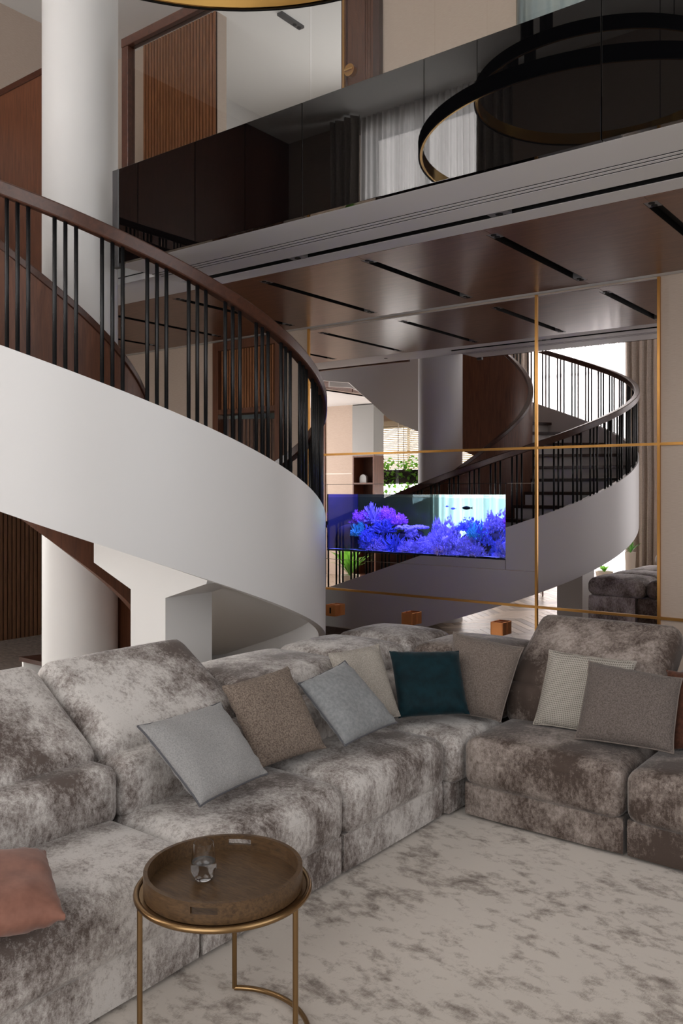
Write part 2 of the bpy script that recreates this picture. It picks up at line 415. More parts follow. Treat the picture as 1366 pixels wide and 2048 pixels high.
for k in range(6): MB().box(XL, XL + .02, YB + .01 + k * 1.02, YB + .01 + k * 1.02 + 1.0, ZC + .02, ZT - .01).build('wood_panel', 'walnut', wl)
ws = MB().box(-12.3, -12.15, YB, 1.0, 0, ZC).box(-12.3, -12.15, 3.8, 4.2, 0, ZC).box(-12.3, -12.15, 1.0, 3.8, 0, .5).box(-12.3, -12.15, 1.0, 3.8, 3.1, ZC)
struct(ws.build('wall_side_room', 'beige'))
struct(MB().box(-12.3, XL, 4.0, 4.15, 0, ZC).build('wall_side_room_end', 'beige'))
wr = MB()
wr.box(XR, XR + .15, YB, 0, 0, ZT).box(XR, XR + .15, 4, 10.2, 0, ZT).box(XR, XR + .15, 0, 4, 0, .7).box(XR, XR + .15, 0, 4, 6.4, ZT)
struct(wr.build('wall_right', 'beige'))
wf = MB()
for x0, x1, z0, z1 in ((-12.3, -11.7, 0, ZT), (-8.3, -7.62, 0, ZT), (-5.35, -2.6, 0, ZT), (2.3, XR + .15, 0, ZT), (-11.7, -8.3, 0, .85), (-11.7, -8.3, 3.2, ZT), (-7.62, -5.35, 7.1, ZT), (-7.62, -5.35, 0, .08), (-2.6, 2.3, 6.7, ZT), (-2.6, 2.3, 0, .2)):
    wf.box(x0, x1, YB - .2, YB, z0, z1)
struct(wf.build('wall_front', 'beige'))
# room beyond the mirror wall (seen through the tank and the open door)
wx = MB().box(-12.2, XR, 10.1, 10.2, 0, .5).box(-12.2, -6.05, 10.1, 10.2, .5, 3.3).box(-4.5, XR, 10.1, 10.2, .5, 3.3)
struct(wx.build('wall_back_room', 'greycab'))
struct(MB().box(-8.9, -8.8, 7.15, 10.2, 0, 3.3).build('wall_back_room_side', 'greycab'))
# upper room behind the glass balustrade
struct(MB().box(-8.8, -4.6, 9.75, 9.9, ZU, ZT).build('wall_upper_room', 'beige'))
struct(MB().box(-8.8, -8.7, 7.15, 9.9, ZU, ZT).build('wall_upper_room_side', 'white'))

ub = root('ceiling_spot_bar', 'short dark spot bar on the white upper room ceiling', 'spotlight')
MB().box(-6.67, -6.59, 7.45, 7.85, ZT - .03, ZT).build('bar', 'graphite', ub)
for yy in (7.72, 7.80): MB().lathe([(.001, 0), (.025, 0), (.025, .006), (.001, .006)], (-6.63, yy, ZT - .036), 12).build('lens', 'slot', ub)
# ---- windows with glazing bars
def window(n, x0, x1, z0, z1, y, nx, zs, mat='graphite'):
    r_ = empty('window_%d' % n); struct(r_)
    f = .05
    MB().box(x0, x1, y, y + .06, z0, z0 + f).build('window_frame', mat, r_)
    MB().box(x0, x1, y, y + .06, z1 - f, z1).build('window_frame', mat, r_)
    for k in range(nx + 1):
        x = x0 + (x1 - x0 - f) * k / nx
        MB().box(x, x + f, y, y + .06, z0 + f, z1 - f).build('mullion', mat, r_)
    for z in zs: MB().box(x0 + f, x1 - f, y + .005, y + .055, z, z + .06).build('transom', mat, r_)
    MB().box(x0 + f, x1 - f, y + .025, y + .033, z0 + f, z1 - f).build('pane', 'pane', r_)
    return r_
window(1, -7.62, -5.35, .08, 7.1, YB - .13, 2, (2.6, 4.0))
window(2, -2.6, 2.3, .2, 6.7, YB - .13, 4, (2.9,))  # unseen window, added behind the camera for frontal light
window(3, -11.7, -8.3, .85, 3.2, YB - .13, 3, ())
window(4, -3.4, -1.4, ZU, 6.95, 7.03, 2, ())
window(5, -6.05, -4.5, .5, 3.3, 10.12, 2, ())

w6 = struct(empty('window_6'))  # window added out of view to light the side room
for y_ in (1.0, 2.375, 3.75): MB().box(-12.26, -12.2, y_, y_ + .05, .5, 3.1).build('mullion', 'graphite', w6)
for z_ in (.5, 3.05): MB().box(-12.26, -12.2, 1.05, 3.75, z_, z_ + .05).build('window_frame', 'graphite', w6)
MB().box(-12.235, -12.228, 1.05, 3.75, .55, 3.05).build('pane', 'pane', w6)
# ---- curtains
def curtain(name, x0, x1, z0, z1, y, amp, waves, mat, label, cat='curtain', group=None, n=10, seed=0):
    rnd = random.Random(seed); N = waves * n; b = MB(); vs = []; ph = 0
    xs = []
    for i in range(N + 1):
        u = i / N; a = amp * (.7 + .3 * math.sin(u * 37 + seed))
        xs.append((x0 + (x1 - x0) * u, a * math.sin(2 * PI * waves * u + .8 * math.sin(u * 11 + seed))))
    rows = 5
    for r_ in range(rows):
        z = z0 + (z1 - z0) * r_ / (rows - 1)
        for x, d in xs: vs.append((x + .01 * math.sin(z * 1.7 + x * 9), y + d * (1 + .12 * math.sin(z * 1.1 + x * 5)), z))
    W_ = N + 1
    fs = [(r_ * W_ + i, r_ * W_ + i + 1, (r_ + 1) * W_ + i + 1, (r_ + 1) * W_ + i) for r_ in range(rows - 1) for i in range(N)]
    b.add(vs, fs)
    o = b.build(name, mat, smooth=True)
    if 'sheer' not in mat:
        s_ = o.modifiers.new('thick', 'SOLIDIFY'); s_.thickness = .006
    return tag(o, label, cat, group)
curtain('sheer_curtain', -7.5, -5.4, .03, 7.28, YB + .12, .035, 22, 'sheer', 'tall white sheer curtain over the bright window behind the staircase', seed=2)
curtain('drape', -5.5, -4.95, .03, 7.28, YB + .25, .055, 4, 'drape', 'grey beige drape hanging beside the sheer curtain, nearer the sofa', group='drapes', seed=4)
curtain('drape', -7.98, -7.45, .03, 7.28, YB + .25, .055, 4, 'drape', 'grey beige drape at the stair side of the sheer curtain', group='drapes', seed=5)
curtain('sheer_curtain', -6.1, -4.6, .005, 3.2, 9.95, .04, 14, 'sheer_g', 'pale green sheer curtain glowing behind the aquarium', seed=6)
curtain('sheer_curtain', -3.35, -1.45, ZU + .02, 6.95, 6.92, .03, 16, 'sheer_g', 'pale sheer curtain at the upper floor window', seed=7)

# ================================================================== mirror wall
mw = root('mirror_wall', 'mirror clad wall with brass strips reflecting the staircase', 'mirror')
MX0, MX1, MXM = -5.80, -2.14, -3.196
ZR = (.015, .70, 2.10, ZC - .012)
g = .002
def mir(x0, x1, z0, z1): return MB().box(x0 + g, x1 - g, 6.985, 6.998, z0 + g, z1 - g).build('mirror_panel', 'mirror', mw)
mir(MX0, MXM, ZR[0], ZR[1]); mir(MXM, MX1, ZR[0], ZR[1]); mir(MX0, MXM, ZR[2], ZR[3]); mir(MXM, MX1, ZR[2], ZR[3]); mir(MXM, MX1, ZR[1], ZR[2])
mir(MX0, MXM, 1.79, ZR[2]); mir(MX0, MXM, ZR[1], 1.01); mir(TX1, MXM, 1.01, 1.79); mir(MX0, TX0, 1.01, 1.79)
mir(TX0, TX1, 1.685, 1.79); mir(TX0, TX1, 1.01, 1.10)
def strip(a): return a.build('brass_strip', 'brass', mw)
for x in (MX0, MXM, MX1): strip(MB().box(x - .011, x + .011, 6.972, 6.999, 0.015, ZC - .005))
for z in (.70, 2.10):
    for a, b in ((-6.17, MX0 - .011), (MX0 + .011, MXM - .011), (MXM + .011, MX1 - .011), (MX1 + .011, XR)):
        strip(MB().box(a, b, 6.974, 6.999, z - .011, z + .011))
# small copper boxes on the lowest mirror row
for k, (x, lb) in enumerate(((-3.54, 'square copper wall box on the mirror nearest the brass upright'), (-4.50, 'square copper wall box on the mirror below the coral tank, middle of three'), (-5.44, 'square copper wall box half hidden behind the staircase curve'))):
    c_ = root('copper_wall_box', lb, 'wall box', 'copper boxes on the mirror')
    z = .485; s_ = .062; hh = .058
    MB().box(x - s_, x + s_, 6.972, 6.984, z - hh, z + hh).build('back_plate', 'copper', c_, bevel=.003)
    MB().box(x - s_, x - s_ + .006, 6.90, 6.972, z - hh, z + hh).build('side_plate', 'copper', c_, bevel=.002)
    MB().box(x + s_ - .006, x + s_, 6.90, 6.972, z - hh, z + hh).build('side_plate', 'copper', c_, bevel=.002)
    MB().box(x - s_ + .006, x + s_ - .006, 6.90, 6.906, z - hh, z + hh).build('front_plate', 'copper', c_, bevel=.002)
    MB().box(x - s_ + .006, x + s_ - .006, 6.906, 6.972, z - hh, z - hh + .006).build('bottom_plate', 'copper', c_)
    if k == 2: MB().box(x - .008, x + .008, 6.896, 6.8995, z - .03, z + .03).build('slot_plate', 'slot', c_)

# ================================================================== ribbed panels
def ribs_x(name, x0, x1, z0, z1, y, pitch, mat, parent=None, depth=.018):
    r_ = parent or tag(empty(name), kind='structure')
    MB().box(x0, x1, y - .01, y - .001, z0, z1).build('backing', 'groove', r_)
    b = MB(); n = int((x1 - x0) / pitch); p = (x1 - x0) / n
    for k in range(n): b.box(x0 + k * p + .15 * p, x0 + k * p + .85 * p, y - .01 - depth, y - .01, z0, z1)
    tag(b.build('slats', mat, r_), kind='stuff')
    return r_
ribs_x('wall_ribbed_panel_upper', -8.5, -7.2, ZU, ZT, 7.0, .052, 'ribbed')
bk = struct(empty('wall_ribbed_panel'))
MB().box(XL, XL + .01, 3.9, 6.98, 0, ZC).build('backing', 'groove', bk)
b = MB()
for k in range(int(3.08 / .055)): b.box(XL + .01, XL + .03, 3.905 + k * .055, 3.905 + k * .055 + .038, 0.0, ZC)
tag(b.build('slats', 'ribbed_dark', bk), kind='stuff')

# ================================================================== lower door with ribbed transom
d1 = struct(empty('door_1'))
for x0, x1, z0, z1 in ((-7.23, -7.14, 0, ZC - .01), (-6.26, -6.17, 0, ZC - .01), (-7.14, -6.26, ZC - .11, ZC - .01), (-7.14, -6.26, 2.60, 2.66)):
    MB().box(x0, x1, 6.95, 7.14, z0, z1).build('door_frame', 'walnut', d1, bevel=.003)
tr = MB().box(-7.14, -6.26, 7.03, 7.05, 2.66, ZC - .11).build('transom_panel', 'groove', d1)
b = MB()
for k in range(21): b.box(-7.135 + k * .0415, -7.135 + k * .0415 + .028, 7.0, 7.03, 2.66, ZC - .11)
tag(b.build('transom_slats', 'ribbed', d1), kind='stuff')
leaf = MB().box(0, .86, -.02, .02, .01, 2.56).build('door_leaf', 'walnut_dark', d1)
leaf.location = (-7.13, 7.10, 0); leaf.rotation_euler = (0, 0, R(28))
b = MB()
for k in range(19): b.box(.02 + k * .044, .02 + k * .044 + .03, -.034, -.02, .02, 2.55)
sl_ = tag(b.build('door_slats', 'ribbed_dark', leaf), kind='stuff')
hd = MB().tube([(.06, -.03, 1.98), (.06, -.07, 1.98), (.06, -.07, 2.12), (.06, -.03, 2.12)], .009, 8).build('hinge', 'chrome', leaf, smooth=True)

# ================================================================== upper door, seen through the balustrade
d2 = struct(empty('door_2'))
MB().box(-5.33, -5.27, 6.94, 7.14, ZU, ZT).build('door_frame', 'walnut', d2, bevel=.003)
MB().box(-4.93, -4.85, 6.94, 7.14, ZU, ZT).build('door_frame', 'walnut_dark', d2, bevel=.003)
dl = MB().box(-5.26, -4.94, 6.96, 7.0, ZU, ZT).build('door_leaf', 'walnut', d2)
for k in range(3): MB().box(-5.05 + .03 * k, -5.035 + .03 * k, 6.95, 6.96, ZU, ZT).build('rib', 'walnut', dl)
MB().box(-5.30, -5.275, 6.92, 6.94, ZU, ZT).build('edge_strip', 'brass', d2)
hn = MB().sweep([[(-5.2 + .062 * math.cos(q * PI / 12), yy, 6.0 + .062 * math.sin(q * PI / 12)) for q in range(24)] for yy in (6.90, 6.955)]).build('door_handle', 'brass', dl, smooth=True)
MB().box(-5.25, -5.15, 6.885, 6.9, 5.993, 6.007).build('grip', 'gold', hn)

# ================================================================== round column and stair pier
colm = MB().lathe([(.001, 0), (.295, 0), (.295, ZT), (.001, ZT)], (-5.86, 4.17, 0), 56).build('column', 'white', smooth=True)
tag(colm, 'round white column rising through the well of the curved staircase', 'column', kind='structure')

# ================================================================== curved staircase
CO, RO = (-5.217, 3.729), 1.754
CI, RI = (-5.65, 3.67), .80
XLO, XLI, KS, KI, DP = -7.2, -7.55, 1.69, 1.55, 1.17
PHT = -3.83
def path(ph, c, r, k, XLC):
    h = PI / 2
    if ph > h: return (c[0] - (ph - h) * k, c[1] + r), (0, 1)
    if ph >= -h: return (c[0] + r * math.cos(ph), c[1] + r * math.sin(ph)), (math.cos(ph), math.sin(ph))
    if ph >= -h - DP:
        u = (-h - ph) / DP; return (c[0] + (XLC - c[0]) * u, c[1] - r), (0, -1)
    a = ph + DP
    return (XLC + r * math.cos(a), c[1] + r * math.sin(a)), (math.cos(a), math.sin(a))
def PO(ph, off=0):
    p, n = path(ph, CO, RO, KS, XLO); return p[0] + n[0] * off, p[1] + n[1] * off
def PIN(ph, off=0):
    p, n = path(ph, CI, RI, KI, XLI); return p[0] + n[0] * off, p[1] + n[1] * off
def zt(ph): return min(1.946 - .615 * ph + .010 * ph * ph, 4.30)
def zti(ph): return min(1.946 - .615 * ph + .010 * ph * ph, 4.66)
SH = .86
st = root('curved_staircase', 'curved staircase with white stringer, walnut handrail and black balusters', 'staircase')
def frange(a, b, n): return [a + (b - a) * i / n for i in range(n + 1)]
PH0, PH1 = 2.86, PHT
rings = []
for ph in frange(PH0, PH1, 150):
    a, i = PO(ph), PO(ph, -.05); z1 = max(zt(ph), .02); z0 = max(0, zt(ph) - SH)
    rings.append([(a[0], a[1], z0), (a[0], a[1], z1), (i[0], i[1], z1), (i[0], i[1], z0)])
MB().sweep(rings).build('outer_stringer', 'white_satin', st, smooth=True)
rings = []
for ph in frange(PH0 + .02, PH1, 150):
    a, i = PO(ph, .012), PO(ph, -.055); zz = max(zt(ph), .02) + .85
    rings.append([(a[0], a[1], zz - .078), (a[0], a[1], zz), (i[0], i[1], zz), (i[0], i[1], zz - .078)])
MB().sweep(rings).build('handrail', 'rail', st, smooth=True, bevel=.008)
caps = []; segs = {'walnut': [], 'white': [], 'walnut_far': []}
for ph in frange(2.25, -8.4, 270):
    # level guard around the well after the flight reaches the upper floor
    a, i = PIN(ph), PIN(ph, -.045)
    if ph < -PI - DP - PI / 2:          # back along the mirror side of the well
        x = XLI + (-(PI + DP + PI / 2) - ph) * 1.0
        a, i = (x, CI[1] + RI), (x, CI[1] + RI - .045)
        if x > -6.15: break
    z1 = zti(ph) + .80; z0 = max(0, zt(ph) - SH)
    ring_ = [(a[0], a[1], z0), (a[0], a[1], z1), (i[0], i[1], z1), (i[0], i[1], z0)]
    if ph > -2.36: segs['walnut'].append(ring_)
    if -2.40 < ph < -5.0 + .04 or -5.0 - .04 < ph < -2.32: segs['white'].append(ring_)
    if ph < -4.96: segs['walnut_far'].append(ring_)
    dx, dy = (a[0] - i[0]) / .045, (a[1] - i[1]) / .045
    o1 = (a[0] + dx * .012, a[1] + dy * .012); o2 = (i[0] - dx * .012, i[1] - dy * .012)
    caps.append([(o1[0], o1[1], z1), (o1[0], o1[1], z1 + .06), (o2[0], o2[1], z1 + .06), (o2[0], o2[1], z1)])
MB().sweep(segs['walnut']).build('inner_wall', 'walnut', st, smooth=True)
MB().sweep(segs['white']).build('inner_wall', 'white', st, smooth=True)
MB().sweep(segs['walnut_far']).build('inner_wall', 'walnut', st, smooth=True)
MB().sweep(caps).build('inner_handrail', 'rail', st, smooth=True, bevel=.006)
# soffit
b = MB(); rr = []
for ph in frange(1.72, PH1, 110):
    a, i = PO(ph, -.02), PIN(ph, .0); z = max(.004, zt(ph) - SH + .2)
    rr.append([(a[0], a[1], z), (a[0], a[1], z + .03), (i[0], i[1], z + .03), (i[0], i[1], z)])
b.sweep(rr).build('soffit', 'white', st, smooth=True)
# treads and risers
RZ = ZU / 24
nos = [(1.746 - RZ * (k + 1)) / .615 for k in range(24)]
for k in range(24):
    pa, pb = nos[k], (nos[k + 1] if k < 23 else PHT - .15); z = RZ * (k + 1)
    pts = [PO(p, -.05) for p in frange(pa + .03, pb - .02, 5)] + [PIN(p, 0) for p in frange(pb - .02, pa + .03, 5)]
    MB().prism(pts, z - .04, z).build('tread', 'tread', st)
    a, i, a2, i2 = PO(pa - .005, -.05), PIN(pa - .005), PO(pa - .02, -.05), PIN(pa - .02)
    MB().prism([a, a2, i2, i], z - RZ, z - .041).build('riser', 'ceil_white', st)
# balusters in threes
bal = MB().lathe([(.0112, 0), (.0112, .80)], (0, 0, 0), 10).mesh('baluster', 'black', True)
k0 = -.67
for gidx in range(-24, 26):
    for d in (-.031, 0, .031):
        ph = k0 + gidx * .138 + d
        if PH1 + .05 < ph < 2.72:
            x, y = PO(ph, -.025); share(bal, 'baluster', st, (x, y, zt(ph) - .01))
# pier under the flight with its corbel head
pr = MB().prism([(-4.73, 1.5), (-4.73, 1.25), (-4.35, 1.10), (-4.35, 0), (-4.02, 0), (-4.02, 1.07), (-3.66, 1.18), (-3.58, 1.4)], 3.47, 3.86, 'y')
pr.build('pier', 'white', st)

# ================================================================== balcony front
bal_f = root('balcony_front', 'glossy black glass balcony fascia in long panels', 'balcony panel')
for a, b_ in ((XE + .075, -3.452), (-3.448, -1.532), (-1.528, .40), (.404, 2.3)):
    MB().box(a, b_, 4.09, 4.128, ZC - .0, 4.165).build('black_panel', 'gloss', bal_f, bevel=.002)
MB().box(XE, XE + .073, 4.085, 4.128, ZC - .03, 4.165).build('end_cap', 'graphite', bal_f, bevel=.004)
gb = root('glass_balustrade', 'clear glass balustrade with walnut post and handrail above the black fascia', 'balustrade')
for a, b_ in ((XE + .13, -3.46), (-3.44, -1.54), (-1.52, .4)):
    MB().box(a, b_, 4.17, 4.182, 4.14, 5.11).build('glass_pane', 'pane', gb)
MB().box(XE + .04, XE + .115, 4.14, 4.21, 4.10, 5.11).build('post', 'rail', gb, bevel=.004)
MB().box(XE + .04, .42, 4.135, 4.215, 5.11, 5.18).build('handrail', 'rail', gb, bevel=.005)

# ================================================================== ring chandeliers
def ring(r, z, h, label):
    c = (-2.27, 2.13); t = root('ring_chandelier', label, 'chandelier', 'ring chandeliers over the sofa')
    MB().lathe([(r - .012, z), (r, z), (r, z + h), (r - .012, z + h), (r - .012, z)], (c[0], c[1], 0), 96).build('outer_band', 'slot', t, smooth=True)
    MB().lathe([(r - .03, z + .004), (r - .0125, z + .004), (r - .0125, z + h), (r - .03, z + h), (r - .03, z + .004)], (c[0], c[1], 0), 96).build('inner_band', 'gold', t, smooth=True)
    for k in range(3):
        a = R(40 + 120 * k); x, y = c[0] + (r - .015) * math.cos(a), c[1] + (r - .015) * math.sin(a)
        MB().tube([(x, y, z + h - .01), (x, y, ZT)], .003, 6).build('cable', 'black', t)
ring(1.32, 4.2, .10, 'large gold lined ring chandelier, the lower of two hung over the sofa')
ring(.91, 4.6, .09, 'smaller gold lined ring chandelier hung inside above the large ring')
for k, (x, y) in enumerate(((-4.2, -1.0), (-4.75, -1.75))):
    t = root('ceiling_spots', ['pair of black tube spotlights on the high ceiling nearer the balcony', 'pair of black tube spotlights on the high ceiling nearer the windows'][k], 'spotlight', 'black tube spotlights')
    for d in (-.12, .12):
        MB().cyl(x + d, y, 6.98, ZT - .02, .075, 20).build('tube', 'black', t, smooth=True)
    MB().box(x - .22, x + .22, y - .06, y + .06, ZT - .02, ZT).build('base_plate', 'black', t)

# ================================================================== corner sofa
sofa = root('corner_sofa', 'large corner sofa in crushed grey taupe velvet with fold-up headrests', 'sofa')
def soft(name, x0, x1, y0, y1, z0, z1, mat, r=.06, puff=(0, 0, .02), n=12, rot=None, parent=sofa):
    c = ((x0 + x1) / 2, (y0 + y1) / 2, (z0 + z1) / 2)
    return MB().rbox(c, (x1 - x0, y1 - y0, z1 - z0), r, n, puff, rot).build(name, mat, parent, smooth=True)
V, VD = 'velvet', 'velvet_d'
SB = -3.50                                   # back of the long run
mods = ((3.005, 3.865, 0), (2.155, 2.995, 1), (1.18, 2.145, 1))
for y0_, y1_, up in mods:
    soft('base', SB + .02, -2.29, y0_, y1_, .022, .20, V, .015, (0, 0, 0), 4)
    cu = soft('seat_cushion', -2.86, -2.262, y0_, y1_, .18, .435, V, .065, (.012, .0, .025))
    MB().tube([(-2.262 + .012 * (1 - a * a) * .75, (y0_ + y1_) / 2 + a * ((y1_ - y0_) / 2 - .066), .366) for a in frange(-1, 1, 16)], .0028, 6).build('seam', V, cu, smooth=True)
    soft('back_body', SB, -2.98, y0_ + .004, y1_ - .004, .20, .60, V, .03, (0, 0, 0), 6)
    soft('lumbar_cushion', -3.02, -2.74, y0_, y1_, .40, .645, V, .06, (.018, 0, .008))
    ym = (y0_ + y1_) / 2; w_ = y1_ - y0_
    if up:
        rot = Matrix.Rotation(R(33), 3, 'Y')
        MB().rbox((-3.15, ym, .745), (.60, w_ - .006, .205), .07, 12, (0.01, 0.004, .028), rot).build('headrest', V, sofa, smooth=True)
    else:
        MB().rbox((-3.2, ym, .685), (.62, w_ - .006, .19), .075, 12, (.005, 0, .025)).build('headrest', V, sofa, smooth=True)
# corner block
YBK = 5.03
soft('corner_base', SB + .02, -2.265, 3.88, YBK - .02, .022, .20, V, .015, (0, 0, 0), 4)
soft('corner_seat_cushion', -2.86, -2.225, 3.872, 4.46, .18, .428, V, .055, (0, 0, .02))
soft('corner_back_body', SB, -2.98, 3.88, YBK, .20, .60, V, .03, (0, 0, 0), 6)
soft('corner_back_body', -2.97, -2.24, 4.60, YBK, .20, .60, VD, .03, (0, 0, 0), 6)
soft('corner_lumbar_cushion', -3.02, -2.76, 3.875, 4.56, .40, .64, V, .075, (.02, 0, .01))
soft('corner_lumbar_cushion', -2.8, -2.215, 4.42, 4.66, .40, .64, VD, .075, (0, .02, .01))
MB().rbox((-3.2, 4.17, .685), (.62, .58, .19), .075, 12, (.005, 0, .03)).build('headrest', V, sofa, smooth=True)
MB().rbox((-3.2, 4.75, .685), (.62, .57, .19), .075, 12, (.005, 0, .035)).build('headrest', V, sofa, smooth=True)
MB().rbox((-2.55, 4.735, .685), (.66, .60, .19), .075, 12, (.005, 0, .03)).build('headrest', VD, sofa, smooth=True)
# short run in front of the mirror
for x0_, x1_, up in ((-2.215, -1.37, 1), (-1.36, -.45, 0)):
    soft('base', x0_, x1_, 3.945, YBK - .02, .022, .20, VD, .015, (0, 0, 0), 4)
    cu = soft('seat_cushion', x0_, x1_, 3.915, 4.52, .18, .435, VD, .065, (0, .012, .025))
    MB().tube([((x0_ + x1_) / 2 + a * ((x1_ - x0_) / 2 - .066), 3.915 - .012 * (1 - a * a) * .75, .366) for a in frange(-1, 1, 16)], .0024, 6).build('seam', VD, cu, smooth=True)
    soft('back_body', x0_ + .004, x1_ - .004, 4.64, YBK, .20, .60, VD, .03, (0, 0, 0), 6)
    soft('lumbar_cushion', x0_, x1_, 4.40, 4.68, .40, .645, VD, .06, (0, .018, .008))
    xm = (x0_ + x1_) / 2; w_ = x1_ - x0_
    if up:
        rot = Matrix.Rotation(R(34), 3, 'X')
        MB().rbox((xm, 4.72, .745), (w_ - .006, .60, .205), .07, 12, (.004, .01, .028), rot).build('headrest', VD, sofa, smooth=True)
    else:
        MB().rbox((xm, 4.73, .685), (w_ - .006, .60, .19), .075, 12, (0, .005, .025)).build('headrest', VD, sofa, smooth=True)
for x, y in ((-2.36, 3.2), (-2.36, 2.3), (-2.36, 3.95), (-1.45, 4.02), (-1.3, 4.02), (-.6, 4.02), (-3.4, 3.2), (-3.4, 4.9), (-.6, 4.9), (-3.4, 1.3), (-2.36, 1.3)):
    MB().cyl(x, y, .0125 if (x > -2.42 and y < 4.07) else 0.0, .04, .022, 12).build('foot', 'black', sofa)

# ================================================================== throw pillows
def pillow(name, quad, nrm, thick, mat, label, pipe=None, seed=0, lift=0):
    A, B, C_, D = [Vector(q) for q in quad]; nrm = Vector(nrm).normalized(); N = 18
    A, B, C_, D = [q + nrm * lift for q in (A, B, C_, D)]
    rnd = random.Random(seed); ph = [rnd.uniform(0, 6) for _ in range(8)]
    def P(u, v):
        # edges draw in a little between the corners
        uu, vv = 2 * u - 1, 2 * v - 1
        pin = .045
        su = .5 + .5 * uu * (1 - pin * (1 - vv ** 4) * abs(uu) ** 1.5); sv = .5 + .5 * vv * (1 - pin * (1 - uu ** 4) * abs(vv) ** 1.5)
        return A * (1 - su) * (1 - sv) + B * su * (1 - sv) + C_ * su * sv + D * (1 - su) * sv
    def H(u, v):
        uu, vv = 2 * u - 1, 2 * v - 1
        e = max(0, (1 - uu ** 4)) ** .55 * max(0, (1 - vv ** 4)) ** .55
        wr = 1 + .07 * math.sin(5 * uu + ph[0]) * math.sin(4 * vv + ph[1]) + .05 * math.sin(11 * uu * vv + ph[2] + 3 * vv)
        cr = .007 * (1 - e) * math.sin(16 * (uu + vv) + ph[3]) * (1 if 0 < u < 1 and 0 < v < 1 else 0)
        return thick / 2 * e * wr + cr
    b = MB(); W_ = N + 1; vs = []; fs = []
    g_ = [.5 - .5 * math.cos(PI * i / N) for i in range(W_)]
    for v in g_:
        for u in g_: vs.append(P(u, v) + nrm * H(u, v))
    idx = {}
    for j, v in enumerate(g_):
        for i, u in enumerate(g_):
            if i in (0, N) or j in (0, N): idx[(i, j)] = j * W_ + i
            else: idx[(i, j)] = len(vs); vs.append(P(u, v) - nrm * H(u, v))
    for j in range(N):
        for i in range(N):
            fs.append((j * W_ + i, (j + 1) * W_ + i, (j + 1) * W_ + i + 1, j * W_ + i + 1))
            fs.append((idx[(i, j)], idx[(i + 1, j)], idx[(i + 1, j + 1)], idx[(i, j + 1)]))
    r_ = tag(empty(name), label, 'cushion', 'throw cushions on the corner sofa')
    o = b.add(vs, fs).build('cover', mat, r_, smooth=True)
    o.data.update()
    if pipe:
        loop = [P(u, 0) for u in g_[:-1]] + [P(1, v) for v in g_[:-1]] + [P(1 - u, 1) for u in g_[:-1]] + [P(0, 1 - v) for v in g_[:-1]]
        MB().tube(loop, .0045, 6, True).build('piping', pipe, r_, smooth=True)
    return o
PQ = {
'P1': ([(-2.734, 2.215, 0.78), (-2.716, 2.657, 0.79), (-2.426, 2.65, 0.535), (-2.425, 2.266, 0.512)], (0.66, -0.044, 0.75)),
'P2': ([(-2.866, 2.813, 0.814), (-2.799, 3.205, 0.851), (-2.533, 3.184, 0.494), (-2.611, 2.803, 0.475)], (0.783, -0.189, 0.593)),
'P3': ([(-2.734, 3.213, 0.771), (-2.717, 3.571, 0.828), (-2.406, 3.598, 0.549), (-2.449, 3.219, 0.513)], (0.667, -0.147, 0.73)),
'P4': ([(-2.874, 3.629, 0.84), (-2.739, 3.91, 0.866), (-2.557, 3.854, 0.504), (-2.69, 3.579, 0.48)], (0.785, -0.419, 0.457)),
'P5': ([(-2.729, 4.0, 0.815), (-2.43, 4.272, 0.811), (-2.276, 4.122, 0.501), (-2.563, 3.847, 0.491)], (0.558, -0.604, 0.569)),
'P6': ([(-2.546, 4.411, 0.887), (-2.102, 4.422, 0.843), (-2.144, 4.225, 0.462), (-2.48, 4.2, 0.463)], (0.067, -0.889, 0.452)),
'P7': ([(-1.987, 4.514, 0.829), (-1.501, 4.519, 0.823), (-1.522, 4.294, 0.469), (-1.977, 4.282, 0.464)], (0.016, -0.844, 0.536)),
'P8': ([(-1.709, 4.389, 0.821), (-1.236, 4.41, 0.788), (-1.214, 4.186, 0.472), (-1.686, 4.141, 0.47)], (0.076, -0.812, 0.579)),
'P9': ([(-1.343, 4.5, 0.804), (-0.999, 4.544, 0.814), (-0.933, 4.364, 0.486), (-1.261, 4.307, 0.451)], (0.098, -0.863, 0.495)),
'P10': ([(-2.591, 1.325, 0.563), (-2.458, 1.617, 0.534), (-2.121, 1.459, 0.487), (-2.215, 1.174, 0.51)], (0.151, 0.03, 0.988)),
}
pillow('throw_cushion', *PQ['P1'], .12, 'lgrey', 'light grey wool cushion with dark piping, lying beside the tray table', 'piping', 1)
pillow('throw_cushion', *PQ['P2'], .12, 'boucle', 'brown boucle cushion between the two grey cushions', None, 2)
pillow('throw_cushion', *PQ['P3'], .12, 'bgrey', 'blue grey velvet cushion tilted in front of the beige knit cushion', 'piping', 3)
pillow('throw_cushion', *PQ['P4'], .11, 'beigeknit', 'beige knit cushion standing behind the blue grey cushion', 'beigeknit', 4)
pillow('throw_cushion', *PQ['P5'], .12, 'teal', 'dark teal velvet cushion standing in the sofa corner', None, 5)
pillow('throw_cushion', *PQ['P6'], .12, 'taupe', 'taupe chenille cushion with piping beside the teal cushion', 'pipetaupe', 6)
pw = pillow('throw_cushion', *PQ['P7'], .11, 'beigeknit', 'cream waffle weave cushion behind the grey linen cushion', 'beigeknit', 7)
pillow('throw_cushion', *PQ['P8'], .13, 'greylinen', 'grey linen cushion with piping leaning on the cream waffle cushion', 'pipetaupe', 8)
pillow('throw_cushion', *PQ['P9'], .11, 'rust', 'rust brown velvet cushion half hidden beside the grey linen cushion', None, 9)
pillow('throw_cushion', *PQ['P10'], .13, 'terracotta', 'terracotta satin cushion lying flat near the tray table', None, 10, .012)
